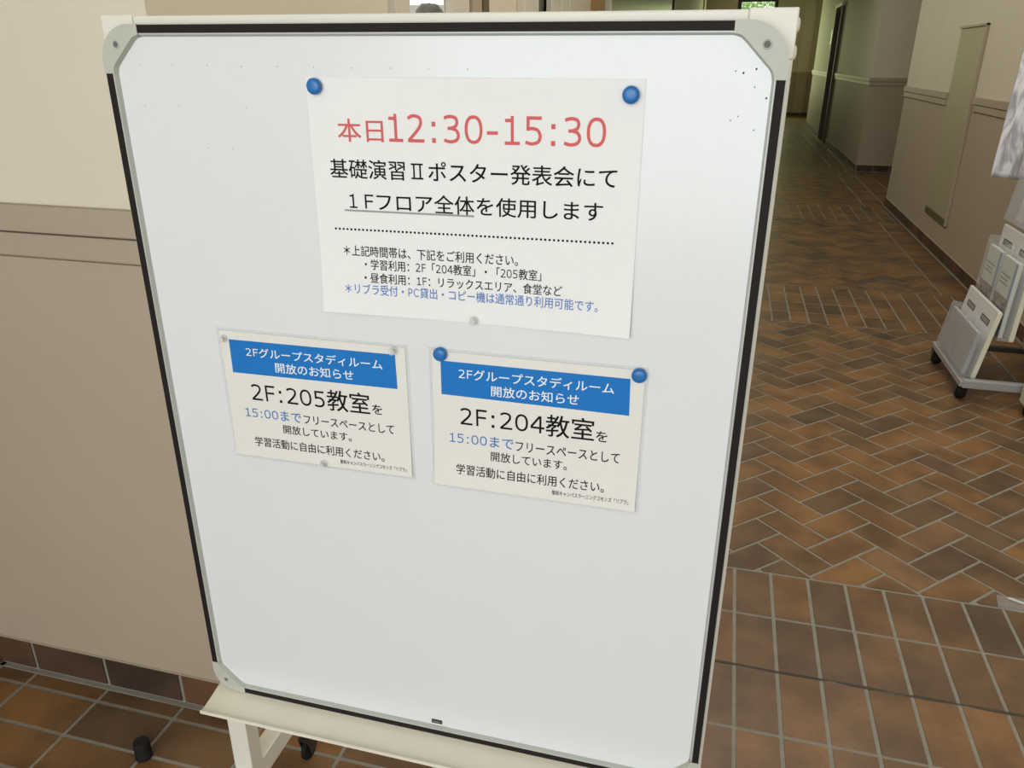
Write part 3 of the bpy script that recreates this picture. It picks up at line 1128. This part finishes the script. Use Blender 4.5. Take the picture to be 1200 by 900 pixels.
FL_L = [("banner_text", "2Fグループスタディルーム", -0.6601, -0.4420, 1.0901, 1.1055), ("banner_text", "開放のお知らせ", -0.6141, -0.4881, 1.0688, 1.0847),
        ("room_text", "2F:205教室", -0.6597, -0.4659, 1.0166, 1.0507), ("room_text", "を", -0.4624, -0.4465, 1.0195, 1.0351),
        ("time_text", "15:00まで", -0.6746, -0.5800, 0.9895, 1.0061), ("body_text", "フリースペースとして", -0.5762, -0.4295, 0.9900, 1.0045),
        ("body_text", "開放しています。", -0.6125, -0.4991, 0.9690, 0.9836), ("body_text", "学習活動に自由に利用ください。", -0.6640, -0.4474, 0.9422, 0.9581),
        ("credit_text", "聖和キャンパスラーニングコモンズ「リブラ」", -0.5201, -0.4126, 0.9311, 0.9378)]
FL_R = [("banner_text", "2Fグループスタディルーム", -0.3280, -0.1125, 1.0900, 1.1060), ("banner_text", "開放のお知らせ", -0.2816, -0.1589, 1.0685, 1.0844),
        ("room_text", "2F:204教室", -0.3271, -0.1362, 1.0171, 1.0508), ("room_text", "を", -0.1336, -0.1176, 1.0184, 1.0346),
        ("time_text", "15:00まで", -0.3438, -0.2491, 0.9895, 1.0063), ("body_text", "フリースペースとして", -0.2462, -0.0994, 0.9885, 1.0041),
        ("body_text", "開放しています。", -0.2823, -0.1720, 0.9681, 0.9832), ("body_text", "学習活動に自由に利用ください。", -0.3345, -0.1184, 0.9408, 0.9574),
        ("credit_text", "聖和キャンパスラーニングコモンズ「リブラ」", -0.1916, -0.0836, 0.9284, 0.9356)]


def flyer(lam, ban, lines, label, ang, lift):
    cx = (lam[0][0] + lam[1][0]) / 2
    cz = lam[3][1]

    def surf(x, z):
        t = max(0.0, min(1.0, (1.02 - z) / 0.10))
        return SY - 0.0010 - lift * t * t

    def surf_i(x, z):
        return surf(x, z) - 0.0003
    r = empty('laminated_notice', (cx, SY, cz))
    tag(r, label, 'notice', 'laminated room notices side by side')
    lm = obj('lamination', sheet_bm(lam, surf, 12, 14, 0.0003), M['lamination'], r, smooth=True)
    k = 0.0045
    inner = [(lam[0][0] + k, lam[0][1] - k), (lam[1][0] - k, lam[1][1] - k), (lam[2][0] - k, lam[2][1] + k), (lam[3][0] + k, lam[3][1] + k)]
    obj('paper', sheet_bm(inner, surf_i, 12, 14, 0.0002), M['paper2'], r, smooth=True)
    b = obj('title_band', sheet_bm(ban, lambda x, z: surf(x, z) - 0.0006, 12, 4, 0.0002), M['banner'], r)
    b['label'] = 'blue title band'
    for n, t, a, bb, c, d in lines:
        m = {'banner_text': 'banner_white', 'time_text': 'ink_blue2'}.get(n, 'ink_black')
        par = b if n == 'banner_text' else r
        o = write(n, t, a, bb, c, d, ang, M[m], par, (lambda x, z: surf(x, z) - 0.0004) if n == 'banner_text' else surf_i)
        if n == 'time_text':
            o['label'] = 'blue time lettering'
        if n == 'banner_text':
            o['label'] = 'white lettering on the band'
    return r


flyer([(-0.7059, 1.1315), (-0.4021, 1.1316), (-0.3997, 0.9190), (-0.7043, 0.9185)],
      [(-0.6866, 1.1140), (-0.4219, 1.1156), (-0.4209, 1.0635), (-0.6871, 1.0613)], FL_L,
      'laminated notice with blue band for room 205, below left of the large sheet', 0.006, 0.003)
flyer([(-0.3714, 1.1318), (-0.0688, 1.1323), (-0.0697, 0.9144), (-0.3727, 0.9155)],
      [(-0.3543, 1.1138), (-0.0920, 1.1145), (-0.0906, 1.0618), (-0.3544, 1.0634)], FL_R,
      'laminated notice with blue band for room 204, lower right of the three notices', 0.004, 0.005)

# ------------------------------------------------------------------ magnets
bm = bmesh.new()
lathe(bm, [(0.0, 0.0), (0.0088, 0.0), (0.0096, 0.0008), (0.0100, 0.0030), (0.0098, 0.0052), (0.0088, 0.0070), (0.0066, 0.0080), (0.0035, 0.0085), (0.0, 0.0086)], 32, 'y')
mag = obj('round_magnet', bm, M['magnet'], None, smooth=True, angle=50)
for i, (x, z, y, lab) in enumerate([(-0.5085, 1.4669, SY - 0.0026, 'blue round magnet at the top left corner of the large red-headed notice'),
                                    (-0.1124, 1.4623, SY - 0.0026, 'blue round magnet at the top right corner of the large red-headed notice'),
                                    (-0.3534, 1.1243, SY - 0.0016, 'blue round magnet at the top left corner of the room 204 notice'),
                                    (-0.0808, 1.1217, SY - 0.0016, 'blue round magnet at the top right corner of the room 204 notice')]):
    o = mag if i == 0 else mag.copy()
    if i:
        COL.objects.link(o)
    o.location = (x, y, z)
    tag(o, lab, 'magnet', 'blue round magnets holding notices')

pin0 = empty('push_pin_magnet', (0, 0, 0))
bm = bmesh.new()
lathe(bm, [(0.0, 0.0), (0.0058, 0.0), (0.0060, 0.0010), (0.0052, 0.0022), (0.0036, 0.0040), (0.0034, 0.0062), (0.0046, 0.0088), (0.0048, 0.0098), (0.0040, 0.0104), (0.0, 0.0105)], 20, 'y')
obj('pin_body', bm, M['pin_clear'], pin0, smooth=True)
bm = bmesh.new()
lathe(bm, [(0.0, 0.0003), (0.0020, 0.0003), (0.0020, 0.0030), (0.0, 0.0031)], 16, 'y')
o = obj('magnet_core', bm, M['chrome'], pin0, smooth=True)
o['label'] = 'silver magnet inside the clear pin'


def dup(root):
    r = root.copy()
    COL.objects.link(r)
    for ch in list(root.children):
        c = ch.copy()
        COL.objects.link(c)
        c.parent = r
    return r


for i, (x, z, y, lab) in enumerate([(-0.3043, 1.1765, SY - 0.0016, 'clear push pin magnet at the bottom edge of the large red-headed notice'),
                                    (-0.6939, 1.1151, SY - 0.0020, 'clear push pin magnet at the top left corner of the room 205 notice'),
                                    (-0.4227, 1.1226, SY - 0.0020, 'clear push pin magnet at the top right corner of the room 205 notice'),
                                    (-0.5476, 0.9270, SY - 0.0045, 'clear push pin magnet at the bottom edge of the room 205 notice')]):
    o = pin0 if i == 0 else dup(pin0)
    o.location = (x, y, z)
    tag(o, lab, 'magnet', 'clear push pin magnets holding notices')

# ------------------------------------------------------------------ door stopper on the floor, lower left
bm = bmesh.new()
lathe(bm, [(0.0, 0.0), (0.0180, 0.0), (0.0190, 0.003), (0.0182, 0.006), (0.0178, 0.044), (0.0166, 0.0475), (0.0140, 0.0480), (0.0125, 0.0465), (0.0, 0.0462)], 32, 'z', (-1.166, 1.088, 0.0))
ds = obj('door_stopper', bm, M['black'], None, smooth=True)
tag(ds, 'small black rubber cylinder standing on the tiles left of the whiteboard stand', 'door stopper')

# ------------------------------------------------------------------ leaflet rack on the right
rk = empty('leaflet_rack', (1.40, 4.13, 0))
tag(rk, 'silver wheeled leaflet rack with white tilted tiers and clear pockets by the right wall', 'rack')


def caster_pos(x, y):
    return caster(rk, x, y, 0.036, 0.085, 0.020)


bm = bmesh.new()
box(bm, 1.165, 1.200, 3.83, 4.42, 0.082, 0.110, bev=0.003)
obj('front_rail', bm, M['chrome'], rk)
bm = bmesh.new()
box(bm, 1.175, 1.70, 3.815, 3.850, 0.082, 0.122, bev=0.003)
obj('side_rail', bm, M['chrome'], rk)
bm = bmesh.new()
box(bm, 1.200, 1.70, 4.405, 4.435, 0.082, 0.110, bev=0.003)
obj('side_rail', bm, M['dark_metal'], rk)['label'] = 'dark side rail at the back'
for y in (3.88, 4.40):
    bm = bmesh.new()
    prism(bm, [(1.60, 0.10), (1.63, 0.10), (1.50, 1.42), (1.47, 1.42)], 0.03, c0=y)
    obj('upright', bm, M['chrome'], rk)
for x, y in ((1.195, 3.90), (1.190, 4.375), (1.64, 3.90), (1.64, 4.375)):
    caster_pos(x, y)


def tier(xb, zb, xt, zt, y0, y1, fill):
    """white tilted board with slots, a clear pocket in front of it, divider and leaflets"""
    L = math.hypot(xt - xb, zt - zb)
    ux, uz = (xt - xb) / L, (zt - zb) / L
    T = Matrix(((ux, 0, uz, xb), (0, 1, 0, 0), (uz, 0, -ux, zb), (0, 0, 0, 1)))   # local: a up the board, y, n to the rear

    def bxx(bm, a0, a1, ya, yb, n0, n1, **k):
        box(bm, a0, a1, ya, yb, n0, n1, T=T, **k)
    bm = bmesh.new()
    bxx(bm, 0, L, y0, y1, 0, 0.016, bev=0.004)
    bd = obj('tier_board', bm, M['panel'], rk)
    bm = bmesh.new()
    bxx(bm, 0.004, L - 0.004, y0 - 0.002, y0 + 0.006, -0.002, 0.018, bev=0.001)
    o = obj('edge_trim', bm, M['panel_edge'], bd)
    o['label'] = 'cream edge of the board'
    ym = (y0 + y1) / 2
    w = (y1 - y0) / 2
    for c in (ym - w / 2, ym + w / 2):
        bm = bmesh.new()
        for a0, a1, q0, q1 in ((L - 0.088, L - 0.084, -0.060, 0.060), (L - 0.064, L - 0.060, -0.060, 0.060), (L - 0.088, L - 0.060, -0.062, -0.056), (L - 0.088, L - 0.060, 0.056, 0.062)):
            bxx(bm, a0, a1, c + q0, c + q1, -0.002, 0.002)
        bxx(bm, L - 0.084, L - 0.064, c - 0.056, c + 0.056, -0.0008, 0.001, mi=1)
        obj('label_slot', bm, [M['slot'], M['chrome']], bd)
    # pocket
    h = L * (0.67 if fill == 'grey' else 0.84)
    bm = bmesh.new()
    bxx(bm, 0.0, h, y0 + 0.004, y1, -0.052, -0.049)
    bxx(bm, 0.0, 0.004, y0 + 0.004, y1, -0.049, 0.0)
    bxx(bm, 0.004, h + 0.015, y1 - 0.003, y1, -0.049, 0.0)
    bxx(bm, 0.004, h + 0.015, ym - 0.002, ym + 0.002, -0.049, 0.0)
    bxx(bm, 0.004, h + 0.015, y0 + 0.004, y0 + 0.007, -0.049, 0.0)
    obj('clear_pocket', bm, M['acrylic'] if fill != 'grey' else M['acrylic_frost'], bd)
    return bd, T, L


def leaflets(T, L, y0, y1, kind, lab):
    r = empty('leaflet', T @ Vector((0.01, (y0 + y1) / 2, -0.03)))
    tag(r, lab, 'leaflet', 'leaflets in the rack pockets')
    bm = bmesh.new()
    a1 = L * (0.64 if kind == 'grey' else 0.78)
    box(bm, 0.008, a1, y0, y1, -0.042, -0.024, bev=0.001, T=T)
    obj('cover', bm, M['grey_paper'] if kind == 'grey' else M['leaflet'], r)
    if kind != 'grey':
        bm = bmesh.new()
        box(bm, 0.010, a1 * 0.52, y0 + 0.002, y1 - 0.002, -0.0430, -0.0421, T=T)
        obj('picture', bm, M['photo_brown'], r)['label'] = 'brown picture on the lower half'
        bm = bmesh.new()
        rr = random.Random(int(y0 * 1000))
        for q in range(7):
            c = y0 + (y1 - y0) * (0.2 + 0.1 * q)
            hh = a1 * (0.34 + 0.12 * rr.random())
            box(bm, 0.06 + 0.02 * rr.random(), hh, c - 0.012, c + 0.012, -0.0440, -0.0430, bev=0.0005, T=T)
        obj('picture_figure', bm, M['photo_dark'], r)['label'] = 'dark hands in the picture'
        bm = bmesh.new()
        box(bm, 0.010, a1 - 0.004, y0 + 0.001, y0 + 0.028, -0.0430, -0.0418, T=T)
        obj('blue_margin', bm, M['leaflet_blue'], r)
        bm = bmesh.new()
        for a, q in ((0.78, 0.62), (0.72, 0.5), (0.67, 0.55)):
            box(bm, a1 * a - 0.004, a1 * a + 0.004, y1 - 0.02 - (y1 - y0) * q, y1 - 0.02, -0.0430, -0.0418, T=T)
        obj('printed_lines', bm, M['ink_grey'], r)
    return r


t1 = tier(1.222, 0.108, 1.272, 0.440, 3.885, 4.375, 'grey')
leaflets(t1[1], t1[2], 4.145, 4.362, 'grey', 'grey leaflets in the lowest rack tier, pocket further from the camera')
leaflets(t1[1], t1[2], 3.905, 4.122, 'grey', 'grey leaflets in the lowest rack tier, pocket nearer the camera')
t2 = tier(1.342, 0.300, 1.358, 0.757, 3.885, 4.375, 'clear')
leaflets(t2[1], t2[2], 4.150, 4.355, 'photo', 'leaflet picturing hands in the middle rack tier, pocket further from the camera')
leaflets(t2[1], t2[2], 3.910, 4.115, 'photo', 'leaflet picturing hands in the middle rack tier, pocket nearer the camera')
t3 = tier(1.400, 0.775, 1.455, 1.215, 3.885, 4.375, 'grey')

# ------------------------------------------------------------------ printed cloth hanging beside the rack, from a wall rod
hb = empty('hanging_cloth', (1.55, 4.82, 0))
tag(hb, 'white cloth banner with grey print hanging above the rack at the right edge', 'banner')
bm = bmesh.new()
nx, nz = 24, 40
g = []
for j in range(nz + 1):
    row = []
    t = j / nz
    for i in range(nx + 1):
        q = i / nx
        x = 1.371 + 0.026 * t + q * 0.335
        z = 0.928 - 0.03 * q + t * (1.02 + 0.03 * q)
        y = 4.80 + 0.010 * math.sin(14 * q + 2 * t) * (1 - 0.5 * t) + 0.006 * math.sin(31 * q + 9 * t) + 0.004 * math.sin(23 * t + 5 * q)
        row.append(bm.verts.new((x, y, z)))
    g.append(row)
for j in range(nz):
    for i in range(nx):
        bm.faces.new((g[j][i], g[j][i + 1], g[j + 1][i + 1], g[j + 1][i]))
o = obj('cloth', bm, M['cloth'], hb, smooth=True)
so = o.modifiers.new('thickness', 'SOLIDIFY')
so.thickness = 0.0015
bm = bmesh.new()
lathe(bm, [(0.0, 1.36), (0.010, 1.36), (0.010, 1.742), (0.022, 1.742), (0.022, 1.756), (0.0, 1.756)], 14, 'x', (0, 4.80, 1.955))
obj('top_rod', bm, M['chrome'], hb, smooth=True)

nb = empty('notice_board', (XR, 5.2, 1.26))
tag(nb, 'wall notice board with yellow timber edge half hidden behind the hanging cloth', 'notice board')
obj('pin_surface', B(XR - 0.016, XR - 0.001, 4.99, 5.97, 1.29, 2.13), M['cork'], nb)
bm = bmesh.new()
box(bm, XR - 0.025, XR - 0.001, 5.97, 6.01, 1.262, 2.16, bev=0.002)
box(bm, XR - 0.025, XR - 0.001, 4.95, 4.99, 1.262, 2.16, bev=0.002)
box(bm, XR - 0.025, XR - 0.001, 4.99, 5.97, 1.262, 1.29, bev=0.002)
box(bm, XR - 0.025, XR - 0.001, 4.99, 5.97, 2.13, 2.16, bev=0.002)
obj('frame', bm, M['yellow'], nb)

# ------------------------------------------------------------------ low cabinet cut by the right edge
cb = empty('low_cabinet', (1.58, 3.4, 0))
tag(cb, 'pale green cabinet with black plinth at the right edge, in front of the rack', 'cabinet')
obj('body', B(1.42, 1.735, 3.02, 3.79, 0.045, 0.80, bev=0.006), M['cabinet'], cb)
obj('plinth', B(1.432, 1.735, 3.04, 3.775, 0.0, 0.045), M['black'], cb)
for ya, yb in ((3.03, 3.40), (3.41, 3.78)):
    dr = obj('door', B(1.408, 1.420, ya, yb, 0.06, 0.78, bev=0.003), M['cabinet'], cb)
    ym = yb - 0.04 if ya < 3.2 else ya + 0.04
    obj('handle', B(1.398, 1.408, ym - 0.008, ym + 0.008, 0.50, 0.62, bev=0.003), M['chrome'], dr)

# clear plastic sheet lying on the floor at the right edge
bm = bmesh.new()
poly = [(0.925, 2.265), (1.30, 2.265), (1.30, 2.150), (1.15, 2.165), (0.915, 2.205)]
prism(bm, poly, 0.003, axis='z', c0=0.0005)
ps = obj('plastic_sheet', bm, M['acrylic'])
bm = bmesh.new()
prism(bm, [(0.952, 2.252), (1.10, 2.186), (1.10, 2.191), (0.956, 2.256)], 0.004, axis='z', c0=0.0036)  # white strip stands in for the highlight streak on the clear plastic
obj('folded_edge', bm, M['panel'], ps)['label'] = 'white strip painted as a highlight streak'
tag(ps, 'clear plastic sheet lying on the tiles at the right edge', 'sheet')

# ------------------------------------------------------------------ outside: shrubs beyond the end door
def shrub(x, y, h, r, seed, lab):
    root = empty('shrub', (x, y, -0.1))
    tag(root, lab, 'shrub', 'shrubs outside the end door')
    rr = random.Random(seed)
    vs, fs = [], []
    for i in range(3600):
        while True:
            p = Vector((rr.uniform(-1, 1), rr.uniform(-1, 1), rr.uniform(-1, 1)))
            if 0.25 < p.length < 1:
                break
        c = Vector((x + p.x * r, y + p.y * r, -0.1 + h * 0.55 + p.z * h * 0.45))
        a = Vector((rr.uniform(-1, 1), rr.uniform(-1, 1), rr.uniform(-1, 1))).normalized()
        b = a.orthogonal().normalized()
        n = a.cross(b) * 0.02
        q = len(vs)
        L = rr.uniform(0.09, 0.16)
        vs += [c - a * L * 0.5, c + b * L * 0.28 + n, c + a * L * 0.5, c - b * L * 0.28 + n]
        fs.append((q, q + 1, q + 2, q + 3))
    me = bpy.data.meshes.new('foliage')
    me.from_pydata(vs, [], fs)
    link('foliage', me, M['leaf'], root)
    bm = bmesh.new()
    lathe(bm, [(0.05, -0.1), (0.035, h * 0.5), (0.0, h * 0.8)], 8, 'z', (x, y, 0))
    obj('stem', bm, M['bark'], root)


shrub(-0.55, 29.0, 4.2, 1.15, 3, 'leafy green shrub outside the end door, left in its pane')
shrub(1.95, 29.6, 4.4, 1.2, 5, 'leafy green shrub outside the end door, right in its pane')


shrub(0.72, 32.2, 4.6, 1.2, 8, 'leafy green shrub outside the end door, furthest back behind the other two')


# ------------------------------------------------------------------ person behind the bright door pane (only the hair shows)
def person(x, y):
    root = empty('person', (x, y, 0.0))
    K = 1.052
    tag(root, 'person behind the bright door pane, only dark hair showing above the whiteboard', 'person')
    J = {'pelvis': (0, 0, 0.95, .145, .105), 'waist': (0, 0, 1.10, .13, .10), 'chest': (0, 0, 1.28, .155, .11), 'upper': (0, 0, 1.42, .12, .09), 'neck': (0, 0, 1.50, .055, .055),
         'jaw': (0, -0.02, 1.585, .065, .07), 'head': (0, -0.01, 1.67, .078, .095), 'crown': (0, 0, 1.735, .05, .06)}
    E_ = [('pelvis', 'waist'), ('waist', 'chest'), ('chest', 'upper'), ('upper', 'neck'), ('neck', 'jaw'), ('jaw', 'head'), ('head', 'crown')]
    for sname, sx in (('l', -1), ('r', 1)):
        J.update({sname + 'hip': (sx * .09, 0, 0.88, .085, .085), sname + 'knee': (sx * .10, -0.01, 0.50, .056, .056), sname + 'ankle': (sx * .10, 0.02, 0.09, .038, .038),
                  sname + 'toe': (sx * .115, -0.14, 0.04, .035, .03),
                  sname + 'sh': (sx * .17, 0, 1.41, .058, .058), sname + 'el': (sx * .22, 0.02, 1.12, .042, .042), sname + 'wr': (sx * .23, -0.05, 0.88, .028, .024),
                  sname + 'palm': (sx * .23, -0.07, 0.80, .030, .018)})
        E_ += [('pelvis', sname + 'hip'), (sname + 'hip', sname + 'knee'), (sname + 'knee', sname + 'ankle'), (sname + 'ankle', sname + 'toe'),
               ('upper', sname + 'sh'), (sname + 'sh', sname + 'el'), (sname + 'el', sname + 'wr'), (sname + 'wr', sname + 'palm')]
        for fi, (dy, L) in enumerate(((-.024, .072), (-.008, .080), (.008, .075), (.024, .060))):
            a, b, c = (sname + 'f%d%s' % (fi, q) for q in 'abc')
            J[a] = (sx * .230, -0.078 + dy, 0.770, .009, .009)
            J[b] = (sx * .226, -0.082 + dy, 0.770 - L * .55, .008, .008)
            J[c] = (sx * .216, -0.084 + dy, 0.770 - L, .007, .007)
            E_ += [(sname + 'palm', a), (a, b), (b, c)]
        J[sname + 't1'] = (sx * .222, -0.112, 0.815, .010, .010)
        J[sname + 't2'] = (sx * .215, -0.128, 0.775, .008, .008)
        E_ += [(sname + 'palm', sname + 't1'), (sname + 't1', sname + 't2')]
    names = list(J)
    me = bpy.data.meshes.new('body')
    me.from_pydata([(x + K * J[n][0], y + K * J[n][1], K * J[n][2]) for n in names], [(names.index(a), names.index(b)) for a, b in E_], [])
    ob = link('body', me, M['shirt'], root)
    md = ob.modifiers.new('skin', 'SKIN')
    for i, n in enumerate(names):
        me.skin_vertices[0].data[i].radius = J[n][3:5]
    me.skin_vertices[0].data[0].use_root = True
    ob.modifiers.new('sub', 'SUBSURF').levels = 1
    bpy.context.view_layer.update()
    dg = bpy.context.evaluated_depsgraph_get()
    m2 = bpy.data.meshes.new_from_object(ob.evaluated_get(dg))
    ob.modifiers.clear()
    ob.data = m2
    m2.materials.clear()
    for k_ in ('shirt', 'trousers', 'skin', 'black'):
        m2.materials.append(M[k_])
    for pz in m2.polygons:
        z = pz.center.z / K
        hand = z < 0.90 and abs(pz.center.x - x) > 0.18
        pz.material_index = 2 if (z > 1.49 or hand) else (0 if (z > 0.98 or abs(pz.center.x - x) > 0.175) else (3 if z < 0.10 else 1))
        pz.use_smooth = True
    bm = bmesh.new()
    for sx in (-1, 1):
        bmesh.ops.create_uvsphere(bm, u_segments=24, v_segments=14, radius=1)
    n_half = len(bm.verts) // 2
    for i, v in enumerate(list(bm.verts)):
        sx = -1 if i < n_half else 1
        c = v.co
        lump = 1 + 0.04 * math.sin(9 * c.x + 5 * c.z) + 0.03 * math.sin(17 * c.y)
        v.co = Vector((x + K * (sx * 0.022 + c.x * 0.082 * lump), y + K * (0.018 + c.y * 0.108), K * (1.695 + c.z * 0.092 * lump + (0.006 if sx < 0 else 0))))
    obj('hair', bm, M['hair'], root, smooth=True)
    for nm, yy, zz, rr in (('nose', -0.108, 1.64, 0.014),):
        bm = bmesh.new()
        bmesh.ops.create_uvsphere(bm, u_segments=12, v_segments=8, radius=rr)
        for v in bm.verts:
            v.co += Vector((x, y + K * yy, K * zz))
        obj(nm, bm, M['skin'], root, smooth=True)


person(-2.30, 6.20)
